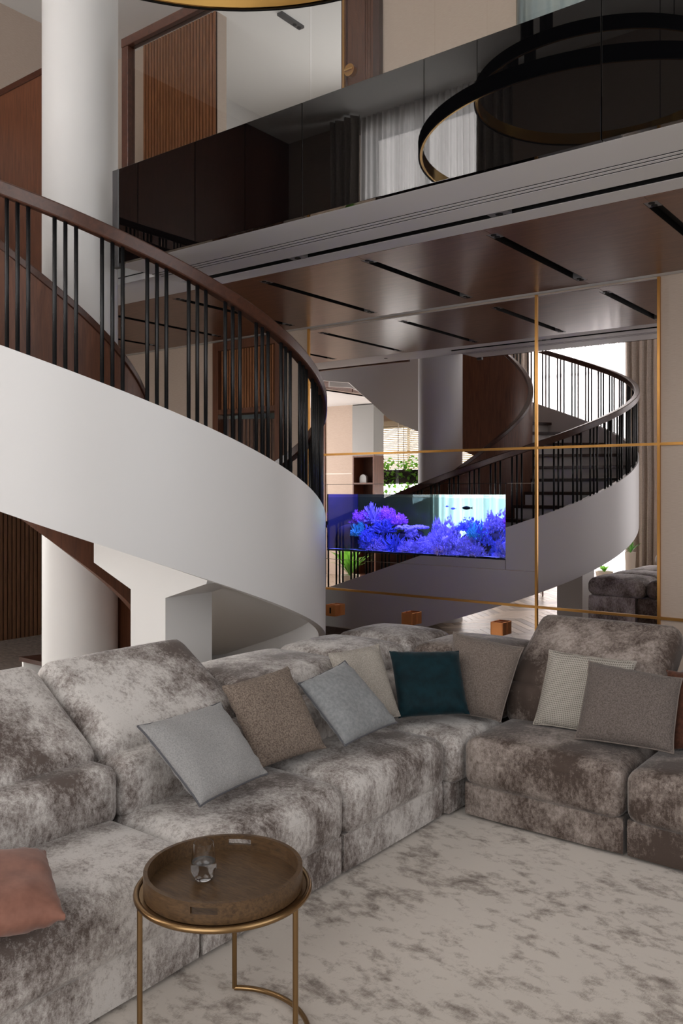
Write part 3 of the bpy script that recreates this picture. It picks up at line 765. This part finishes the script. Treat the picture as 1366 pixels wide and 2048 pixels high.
# waffle relief for the cream cushion
def waffle():
    m, t, b = nt('cream_waffle')
    v = coords(t, (1, 1, 1))
    wv = t.nodes.new('ShaderNodeTexWave'); wv.wave_type = 'BANDS'; wv.bands_direction = 'X'; wv.inputs['Scale'].default_value = 32; t.links.new(v, wv.inputs['Vector'])
    w2 = t.nodes.new('ShaderNodeTexWave'); w2.wave_type = 'BANDS'; w2.bands_direction = 'Z'; w2.inputs['Scale'].default_value = 32; t.links.new(v, w2.inputs['Vector'])
    s = mathn(t, 'MAXIMUM', wv.outputs['Fac'], w2.outputs['Fac'])
    t.links.new(ramp(t, s, [(.5, (120, 115, 107)), (.95, (172, 167, 158))]), b.inputs['Base Color'])
    b.inputs['Roughness'].default_value = .95; b.inputs['Specular IOR Level'].default_value = .1
    bump(t, b, s, .5, .006); return m
pw.data.materials[0] = waffle()

# ================================================================== side table, tray and tumbler
TC = (-1.904, 1.879); TR = .266; ZTB = .495; zr = .016
tb = root('side_table', 'round bronze tube side table standing in front of the sofa', 'table')
def circ(a0, a1, r, z, n=40): return [(TC[0] + r * math.cos(a), TC[1] + r * math.sin(a), z) for a in frange(a0, a1, n)]
MB().tube(circ(0, 2 * PI * 63 / 64, TR, ZTB, 63), .0095, 10, True).build('top_ring', 'bronze', tb, smooth=True)
MB().lathe([(.001, 0), (TR - .008, 0), (TR - .008, .006), (.001, .006)], (TC[0], TC[1], ZTB - .004), 48).build('top_plate', 'bronze', tb, smooth=True)
a_r = math.atan2(.793, -.609)                     # rear leg, away from the camera
for k in range(3):
    a = a_r - k * 2 * PI / 3
    x, y = TC[0] + TR * math.cos(a), TC[1] + TR * math.sin(a)
    MB().tube([(x, y, zr + .008), (x, y, ZTB)], .0085, 10).build('leg', 'bronze', tb, smooth=True)
MB().tube(circ(a_r, a_r - 4 * PI / 3, TR, zr + .0085, 48), .0085, 10).build('base_arc', 'bronze', tb, smooth=True)
tr_ = root('serving_tray', 'round smoked oak tray with cut-out handles on the bronze side table', 'tray')
z0 = ZTB + .0035; RT_ = .245; HT = .062
MB().lathe([(.001, 0), (RT_ - .002, 0), (RT_ - .002, .012), (.001, .012)], (TC[0], TC[1], z0), 64).build('tray_bottom', 'oak', tr_, smooth=True)
def rim():
    bm_ = MB(); n = 96; ha = .21; zl, zh = .030, .049
    import bisect
    angs = [2 * PI * i / n for i in range(n)]
    h0 = R(202); handles = (h0 + R(100), h0 + R(280))
    handles = (R(-52.5 - 5), R(127.5 - 5))
    def inside(a):
        return any(abs((a - h + PI) % (2 * PI) - PI) < ha for h in handles)
    levels = [.0, zl, zh, HT]
    def ringv(r): return [[(TC[0] + r * math.cos(a), TC[1] + r * math.sin(a), z0 + z) for a in angs] for z in levels]
    o_, i_ = ringv(RT_), ringv(RT_ - .013)
    vs = [p for l in o_ for p in l] + [p for l in i_ for p in l]
    O = lambda l, k: l * n + k % n
    I = lambda l, k: 4 * n + l * n + k % n
    fs = []
    for k in range(n):
        hole = inside(angs[k]) and inside(angs[(k + 1) % n])
        for l in range(3):
            if l == 1 and hole: continue
            fs.append((O(l, k), O(l, k + 1), O(l + 1, k + 1), O(l + 1, k))); fs.append((I(l, k + 1), I(l, k), I(l + 1, k), I(l + 1, k + 1)))
        fs.append((O(3, k), O(3, k + 1), I(3, k + 1), I(3, k))); fs.append((O(0, k + 1), O(0, k), I(0, k), I(0, k + 1)))
        if hole:
            fs.append((O(1, k), O(1, k + 1), I(1, k + 1), I(1, k))); fs.append((O(2, k + 1), O(2, k), I(2, k), I(2, k + 1)))
            if not (inside(angs[k - 1])): fs.append((O(1, k), I(1, k), I(2, k), O(2, k)))
            if not (inside(angs[(k + 2) % n])): fs.append((I(1, k + 1), O(1, k + 1), O(2, k + 1), I(2, k + 1)))
    return bm_.add(vs, fs)
rim().build('tray_rim', 'oak', tr_, smooth=True)
gl = root('tumbler', 'clear stemless glass half filled with water on the oak tray', 'glass')
gx, gy, gz = -1.964, 1.85, z0 + .0125
pr_o = [(.001, 0), (.022, 0), (.027, .004), (.039, .028), (.041, .040), (.036, .078), (.031, .115), (.0295, .115), (.0345, .078), (.0392, .040), (.0372, .029), (.025, .009), (.001, .0075)]
MB().lathe(pr_o, (gx, gy, gz), 40).build('bowl', 'glass', gl, smooth=True)
MB().lathe([(.001, .008), (.0253, .0086), (.0377, .0289), (.0397, .040), (.0376, .058), (.001, .058)], (gx, gy, gz), 40).build('water', 'drink', gl, smooth=True)

# ================================================================== aquarium in the mirror wall
aq = root('aquarium', 'long built-in aquarium glowing blue in the mirror wall', 'aquarium')
MB().box(TX0 + .003, TX1 - .003, 6.988, 7.0, TZ0 + .003, TZ1 - .003).build('front_pane', 'tankpane', aq)
MB().box(TX0 + .003, TX1 - .003, 7.52, 7.53, TZ0 + .003, TZ1 - .003).build('rear_pane', 'tankpane', aq)
MB().box(TX0 + .004, TX1 - .004, 7.002, 7.518, TZ0 + .012, TZ1 - .03).build('tank_water', 'water', aq)
MB().box(TX0, TX1, 7.0, 7.53, TZ0 - .06, TZ0 + .003).build('tank_base', 'black', aq)
MB().box(TX0 - .012, TX0 + .003, 7.0, 7.53, TZ0 - .06, TZ1 + .1).build('end_pane', 'rock', aq)
MB().box(TX1 - .003, TX1 + .012, 7.0, 7.53, TZ0 - .06, TZ1 + .1).build('end_pane', 'tankpane', aq)
hood = MB().box(TX0, TX1, 7.0, 7.53, TZ1 + .30, TZ1 + .32).build('hood', 'black', aq)
MB().box(TX0, TX1, 7.52, 7.53, TZ1 + .0, TZ1 + .32).build('hood_rear', 'black', aq)
MB().box(TX0 - .012, TX1 + .012, 6.9985, 7.008, TZ1 + .004, TZ1 + .335).build('leak_stop_plate', 'black', aq)  # unseen plate added to block lamp light at the mirror seams
MB().box(TX0 - .012, TX1 + .012, 6.9985, 7.008, TZ0 - .09, TZ0 - .004).build('base_front', 'black', aq)
b = MB(); nx, ny = 60, 14; vs = []; fs = []
for j in range(ny + 1):
    for i in range(nx + 1):
        x = TX0 + .006 + (TX1 - TX0 - .012) * i / nx; y = 7.004 + .51 * j / ny
        vs.append((x, y, TZ0 + .016 + .012 * noise.noise((x * 5, y * 5, 0))))
for j in range(ny):
    for i in range(nx): fs.append((j * (nx + 1) + i, j * (nx + 1) + i + 1, (j + 1) * (nx + 1) + i + 1, (j + 1) * (nx + 1) + i))
b.add(vs, fs).build('sand_bed', 'sand', aq, smooth=True)
window_light('aquarium_lamp', ((TX0 + TX1) / 2, 7.10, TZ1 + .29), (R(12), 0, 0), 1.95, .16, 95, (.21, .18, 1.0)).parent = None
# coral and rock
def ico(c, r, b, rnd):
    t_ = (1 + 5 ** .5) / 2; s = r / math.sqrt(1 + t_ * t_)
    V_ = [(-1, t_, 0), (1, t_, 0), (-1, -t_, 0), (1, -t_, 0), (0, -1, t_), (0, 1, t_), (0, -1, -t_), (0, 1, -t_), (t_, 0, -1), (t_, 0, 1), (-t_, 0, -1), (-t_, 0, 1)]
    F_ = [(0, 11, 5), (0, 5, 1), (0, 1, 7), (0, 7, 10), (0, 10, 11), (1, 5, 9), (5, 11, 4), (11, 10, 2), (10, 7, 6), (7, 1, 8), (3, 9, 4), (3, 4, 2), (3, 2, 6), (3, 6, 8), (3, 8, 9), (4, 9, 5), (2, 4, 11), (6, 2, 10), (8, 6, 7), (9, 8, 1)]
    b.add([(c[0] + x * s * rnd.uniform(.8, 1.2), c[1] + y * s, c[2] + z * s) for x, y, z in V_], F_)
def coral_mesh(kind, mat, seed):
    rnd = random.Random(seed); b = MB()
    n = 270 if kind == 'fuzzy' else 150
    for k in range(n):                                        # unit clump, base at z 0
        u = rnd.random() ** .6; a = rnd.uniform(0, 2 * PI); el = math.acos(1 - u)
        d = Vector((math.sin(el) * math.cos(a), math.sin(el) * math.sin(a), math.cos(el)))
        rad = 1 + .38 * noise.noise(d * 2.6 + Vector((seed, 0, 0)))
        p = d * rad
        if kind == 'fuzzy':
            ico(p * rnd.uniform(.8, 1.0), .075 * rnd.uniform(.6, 1.4), b, rnd)
            for q in range(3):
                t2 = (d + Vector((rnd.uniform(-.6, .6), rnd.uniform(-.6, .6), rnd.uniform(-.3, .6)))).normalized()
                s_ = t2.cross(Vector((.3, .5, .8))).normalized() * .028; s2 = t2.cross(s_).normalized() * .028
                e = p + t2 * rnd.uniform(.12, .24)
                b.add([p + s_, p - s_ * .5 + s2, p - s_ * .5 - s2, e], [(0, 1, 3), (1, 2, 3), (2, 0, 3)])
        elif kind == 'branch':
            if k % 2: continue
            base = Vector((p.x * .25, p.y * .25, 0)); mid = base.lerp(p, .6) + Vector((rnd.uniform(-.1, .1), rnd.uniform(-.1, .1), .05))
            b.tube([base, mid, p * 1.05], [.06, .05, .03], 4)
            for q in range(2): b.tube([mid, mid + (p - base) * .3 + Vector((rnd.uniform(-.25, .25), rnd.uniform(-.25, .25), rnd.uniform(0, .2)))], [.045, .02], 4)
        else:                                                   # plate
            ico((p.x * 1.1, p.y * 1.1, .55 + .25 * (1 - (p.x ** 2 + p.y ** 2) * .5) * rnd.uniform(.6, 1.1)), .12 * rnd.uniform(.7, 1.3), b, rnd)
            if k % 5 == 0: ico((p.x * .4, p.y * .4, rnd.uniform(0, .5)), .16, b, rnd)
    if kind == 'fuzzy': ico((0, 0, .3), .62, b, rnd)
    return b.mesh('coral_' + kind, mat, False)
CM = {(k, m_): coral_mesh(k, m_, i * 3 + 1) for i, (k, m_) in enumerate((('fuzzy', 'cor_p'), ('fuzzy', 'cor_b'), ('branch', 'cor_c'), ('branch', 'cor_p'), ('branch', 'cor_m'), ('plate', 'cor_p'), ('fuzzy', 'cor_m'), ('branch', 'cor_b')))}
rocks = ((-5.1, 7.3, .23), (-4.75, 7.32, .20), (-4.35, 7.36, .12), (-4.0, 7.36, .20), (-3.72, 7.3, .26), (-5.38, 7.25, .26))
for k, (x, y, r_) in enumerate(rocks):
    rnd = random.Random(k); b = MB(); b.rbox((x, y, TZ0 + r_ * .45), (r_ * 1.5, r_ * 1.1, r_ * 1.1), r_ * .4, 6)
    b.v = [tuple(Vector(v) + Vector((1, 1, 1)) * .035 * noise.noise(Vector(v) * 9)) for v in b.v]
    lb = ['dark reef rock under the magenta tipped coral', 'dark reef rock beneath the violet plate coral', 'small dark reef rock under the long violet coral bank', 'dark reef rock behind the violet coral bank', 'tall dark reef rock at the curtain end of the tank', 'dark reef rock close to the staircase curve'][k]
    tag(b.build('reef_rock', 'rock', smooth=True), lb, 'rock', 'rocks in the aquarium')
CG = 'corals in the aquarium'
corals = [
    ('fuzzy', 'cor_p', -4.42, 7.16, .00, .17, .15, 'low violet coral in the middle of the tank, the part nearest the plate coral'),
    ('fuzzy', 'cor_p', -4.22, 7.17, .00, .19, .21, 'rounded violet coral mound in the centre of the coral bank'),
    ('fuzzy', 'cor_p', -4.02, 7.15, .00, .16, .20, 'violet coral mound next to the cyan branching coral'),
    ('fuzzy', 'cor_p', -3.88, 7.14, .00, .15, .12, 'low violet coral spreading below the cyan branching coral'),
    ('fuzzy', 'cor_p', -3.74, 7.30, .20, .14, .20, 'tall bushy violet coral crown against the bright curtain'),
    ('fuzzy', 'cor_b', -3.62, 7.20, .00, .12, .21, 'blue coral filling the lower tank end by the curtain'),
    ('fuzzy', 'cor_p', -3.55, 7.12, .00, .10, .18, 'violet coral pressed into the front tank corner'),
    ('fuzzy', 'cor_m', -3.56, 7.32, .24, .11, .20, 'magenta tipped coral at the top of the curtain end'),
    ('branch', 'cor_c', -3.88, 7.17, .15, .10, .15, 'cyan branching coral standing out from the violet bank'),
    ('fuzzy', 'cor_b', -4.06, 7.34, .22, .13, .11, 'dark blue coral behind the cyan branching coral'),
    ('plate', 'cor_p', -4.66, 7.24, .15, .16, .13, 'flat violet plate coral at mid height'),
    ('branch', 'cor_b', -4.80, 7.14, .00, .13, .19, 'blue branching coral standing on the sand below the plate coral'),
    ('fuzzy', 'cor_p', -4.60, 7.12, .00, .11, .12, 'small violet coral on the sand under the plate coral'),
    ('branch', 'cor_b', -4.98, 7.20, .18, .13, .16, 'blue branching coral beside the flat plate coral'),
    ('fuzzy', 'cor_m', -4.86, 7.28, .27, .09, .10, 'magenta coral tuft above the blue branching coral'),
    ('fuzzy', 'cor_b', -5.08, 7.13, .02, .14, .20, 'large blue coral at the staircase end of the tank'),
    ('branch', 'cor_p', -5.13, 7.24, .27, .13, .20, 'pale violet branching coral, highest at the staircase end'),
    ('fuzzy', 'cor_m', -5.27, 7.2, .27, .10, .12, 'magenta coral tuft touching the staircase curve'),
    ('branch', 'cor_c', -5.24, 7.1, .14, .08, .14, 'small cyan branching coral beside the staircase curve'),
    ('fuzzy', 'cor_p', -4.32, 7.3, .05, .15, .26, 'violet coral ridge rising behind the central mound'),
    ('fuzzy', 'cor_p', -5.00, 7.12, .00, .10, .13, 'low violet coral on the sand near the blue coral'),
    ('fuzzy', 'cor_b', -3.80, 7.22, .10, .12, .20, 'deep blue coral between the cyan coral and the violet crown'),
    ('fuzzy', 'cor_m', -5.02, 7.3, .30, .09, .13, 'magenta coral tuft on top of the reef near the staircase'),
]
for k, (kd, mm, x, y, dz, rx, rz_, lb) in enumerate(corals):
    o = share(CM[(kd, mm)], 'coral', None, (x, y, TZ0 + .015 + dz), k * 1.7, (rx, min(rx, .11), rz_)); tag(o, lb, 'coral', CG)
def fish(x, y, z, s, mat, label, ang):
    t = tag(empty('fish', (x, y, z)), label, 'fish', 'fish in the aquarium'); t.rotation_euler = (0, 0, ang)
    prof = [(.003, -.5), (.10, -.42), (.2, -.2), (.22, .05), (.16, .3), (.05, .48)]
    MB().sweep([[(px * s, .35 * r_ * s * math.cos(q * PI / 5), r_ * s * math.sin(q * PI / 5)) for q in range(10)] for r_, px in prof]).build('body', mat, t, smooth=True)
    MB().prism([(.46 * s, 0), (.72 * s, .16 * s), (.66 * s, 0), (.72 * s, -.16 * s)], -.006 * s, .006 * s, 'y').build('tail_fin', mat, t)
fish(-3.97, 7.12, 1.56, .085, 'slot', 'black fish swimming in front of the bright curtain', .3)
fish(-4.16, 7.2, 1.55, .05, 'cor_b', 'small blue fish ahead of the black fish', 1.0)
fish(-4.26, 7.25, 1.57, .04, 'cor_b', 'tiny blue fish near the middle of the tank', 1.3)

# ================================================================== side room seen in the mirror
part = struct(MB().box(-12.15, -10.28, .05, .2, 0, ZC).build('wall_partition', 'beige'))
MB().box(-12.0, -10.3, .2, .206, 2.05, 2.075).build('cream_strip', 'pot', part)  # thin cream line across the partition
MB().box(-11.3, -10.98, .2, .23, 0, ZC).build('wood_trim', 'walnut', part)
sh = root('shelf_unit', 'tall shelf unit with grey upper cabinet and open walnut niches', 'shelf')
MB().box(-10.27, -9.74, -.12, .23, 2.42, ZC - .02).build('upper_cabinet', 'greycab', sh, bevel=.004)
for x in (-10.27, -9.77): MB().box(x, x + .03, -.12, .22, 0, 2.42).build('side_panel', 'walnut', sh)
for z in (0.0, .62, 1.24, 1.84, 2.385): MB().box(-10.24, -9.77, -.12, .22, z, z + .035).build('shelf_board', 'walnut', sh)
MB().box(-10.24, -9.77, -.13, -.12, 0, 2.42).build('back_panel', 'walnut_dark', sh)
arch = [(-10.17, 1.875), (-10.0, 1.875)] + [(-10.085 + .085 * math.cos(a), 1.96 + .085 * math.sin(a)) for a in frange(0, PI, 12)]
tag(MB().prism(arch, .06, .12, 'y').build('arch_ornament', 'greycab', bevel=.003), 'grey arched ornament standing in the walnut niche', 'ornament')
# blinds
bl = root('window_blind', 'beige slatted blind half lowered over the side room window', 'blind')
MB().box(-11.7, -8.3, YB + .03, YB + .09, 3.2, 3.3).build('headrail', 'blind', bl)
b = MB()
for k in range(30):
    z = 3.18 - k * .042
    b.add([(-11.68, YB + .035, z + .019), (-8.32, YB + .045, z + .019), (-8.32, YB + .07, z - .019), (-11.68, YB + .07, z - .019)], [(0, 1, 2, 3)])
tag(b.build('slats', 'blind', bl), kind='stuff')
# leaves
def leaf_mesh(l, wd, mat):
    b = MB(); vs = [(0, 0, 0), (l * .35, wd, .02 * l), (l * .75, wd * .7, -.03 * l), (l, 0, -.12 * l), (l * .75, -wd * .7, -.03 * l), (l * .35, -wd, .02 * l), (l * .5, 0, .06 * l)]
    b.add(vs, [(0, 6, 1), (1, 6, 2), (2, 6, 3), (3, 6, 4), (4, 6, 5), (5, 6, 0)]); return b
def leaves(b, c, spread, n, l, wd, rnd, hang=0, up=0):
    proto = leaf_mesh(l, wd, None)
    for k in range(n):
        p = Vector((c[0] + rnd.uniform(-1, 1) * spread[0], c[1] + rnd.uniform(-1, 1) * spread[1], c[2] + rnd.uniform(-hang, up)))
        m_ = Matrix.Rotation(rnd.uniform(0, 2 * PI), 3, 'Z') @ Matrix.Rotation(rnd.uniform(-.5, 1.2), 3, 'Y') @ Matrix.Rotation(rnd.uniform(-.6, .6), 3, 'X')
        s_ = rnd.uniform(.7, 1.25); b.add([p + m_ @ (Vector(v) * s_) for v in proto.v], proto.f)
for k, (x0_, x1_) in enumerate(((-10.75, -10.08), (-10.0, -9.35))):
    t = root('hanging_planter', ['dark hanging planter of trailing ivy next to the walnut niches', 'dark hanging planter of trailing ivy next to the white column'][k], 'planter', 'hanging planters')
    MB().box(x0_, x1_, -1.35, -1.05, 1.86, 2.16).build('trough', 'black', t, bevel=.005)
    for x in (x0_ + .03, x1_ - .03): MB().tube([(x, -1.2, 2.1), (x, -1.2, ZC)], .01, 8).build('hanger', 'pot', t)
    rnd = random.Random(20 + k); b = MB(); xc = (x0_ + x1_) / 2; h_ = (x1_ - x0_) / 2
    leaves(b, (xc, -1.2, 2.2), (h_, .15, 0), 110, .10, .035, rnd, .1, .22); leaves(b, (xc, -1.02, 2.05), (h_, .06, 0), 130, .10, .035, rnd, .35 + .3 * k, .1)
    tag(b.build('foliage', 'green', t), kind='stuff')
def pot_plant(name, x, y, r0, h, kind, label, seed, mat='green', n=26, ll=.5):
    t = root(name, label, 'plant'); rnd = random.Random(seed)
    MB().lathe([(.001, 0), (r0 * .72, 0), (r0, h), (r0 * .9, h), (r0 * .86, h - .03), (.001, h - .03)], (x, y, 0), 28).build('pot', 'pot', t, smooth=True)
    b = MB()
    for k in range(n):
        a = rnd.uniform(0, 2 * PI); l = ll * rnd.uniform(.6, 1.1); out = rnd.uniform(.25, .9)
        wv = l * kind; p0 = Vector((x, y, h - .02)); d = Vector((math.cos(a), math.sin(a), 0)); s_ = Vector((-d.y, d.x, 0))
        pts = [p0 + d * (l * out * u) + Vector((0, 0, l * (1.15 * u - .75 * out * u * u))) for u in (0, .35, .7, 1)]
        ws = (.15, 1, .8, .02); vs = []
        for p, q in zip(pts, ws): vs += [p - s_ * wv * q, p + s_ * wv * q]
        b.add(vs, [(0, 1, 3, 2), (2, 3, 5, 4), (4, 5, 7, 6)])
    o = b.build('leaves', mat, t, smooth=True); tag(o, kind='stuff'); return t
pot_plant('potted_plant', -8.62, 2.5, .17, .30, .06, 'leafy plant in a white pot behind the first stair balusters', 31, 'green', 46, .62)
pot_plant('vase_plant', -5.25, -1.5, .10, .60, .05, 'tall pale vase with a sparse green plant by the drape', 32, 'green2', 14, .34)
pot_plant('bowl_plant', -5.75, -1.55, .16, .22, .12, 'low pale bowl with a short fern by the sheer curtain', 33, 'green', 26, .20)
# dining chairs beyond the stairs
def chair(x, y, rz, label):
    t = tag(empty('dining_chair', (x, y, 0)), label, 'chair', 'dining chairs beyond the stairs'); t.rotation_euler = (0, 0, rz)
    for sx in (-1, 1):
        for sy in (-1, 1): MB().tube([(sx * .22, sy * .21, 0), (sx * .18, sy * .17, .44)], [.011, .019], 10).build('leg', 'walnut', t, smooth=True)
    MB().rbox((0, 0, .465), (.46, .46, .07), .03, 6, (0, 0, .015)).build('seat', 'taupe', t, smooth=True)
    MB().rbox((0, .215, .70), (.44, .05, .36), .024, 6, (0, .01, 0)).build('backrest', 'taupe', t, smooth=True)
    for sx in (-1, 1): MB().tube([(sx * .17, .2, .44), (sx * .17, .215, .6)], .011, 8).build('back_post', 'walnut', t, smooth=True)
chair(-5.95, .75, R(20), 'walnut legged chair seen under the stair, beside the brass upright')
chair(-6.5, 1.35, R(-60), 'walnut legged chair standing deeper behind the stair')
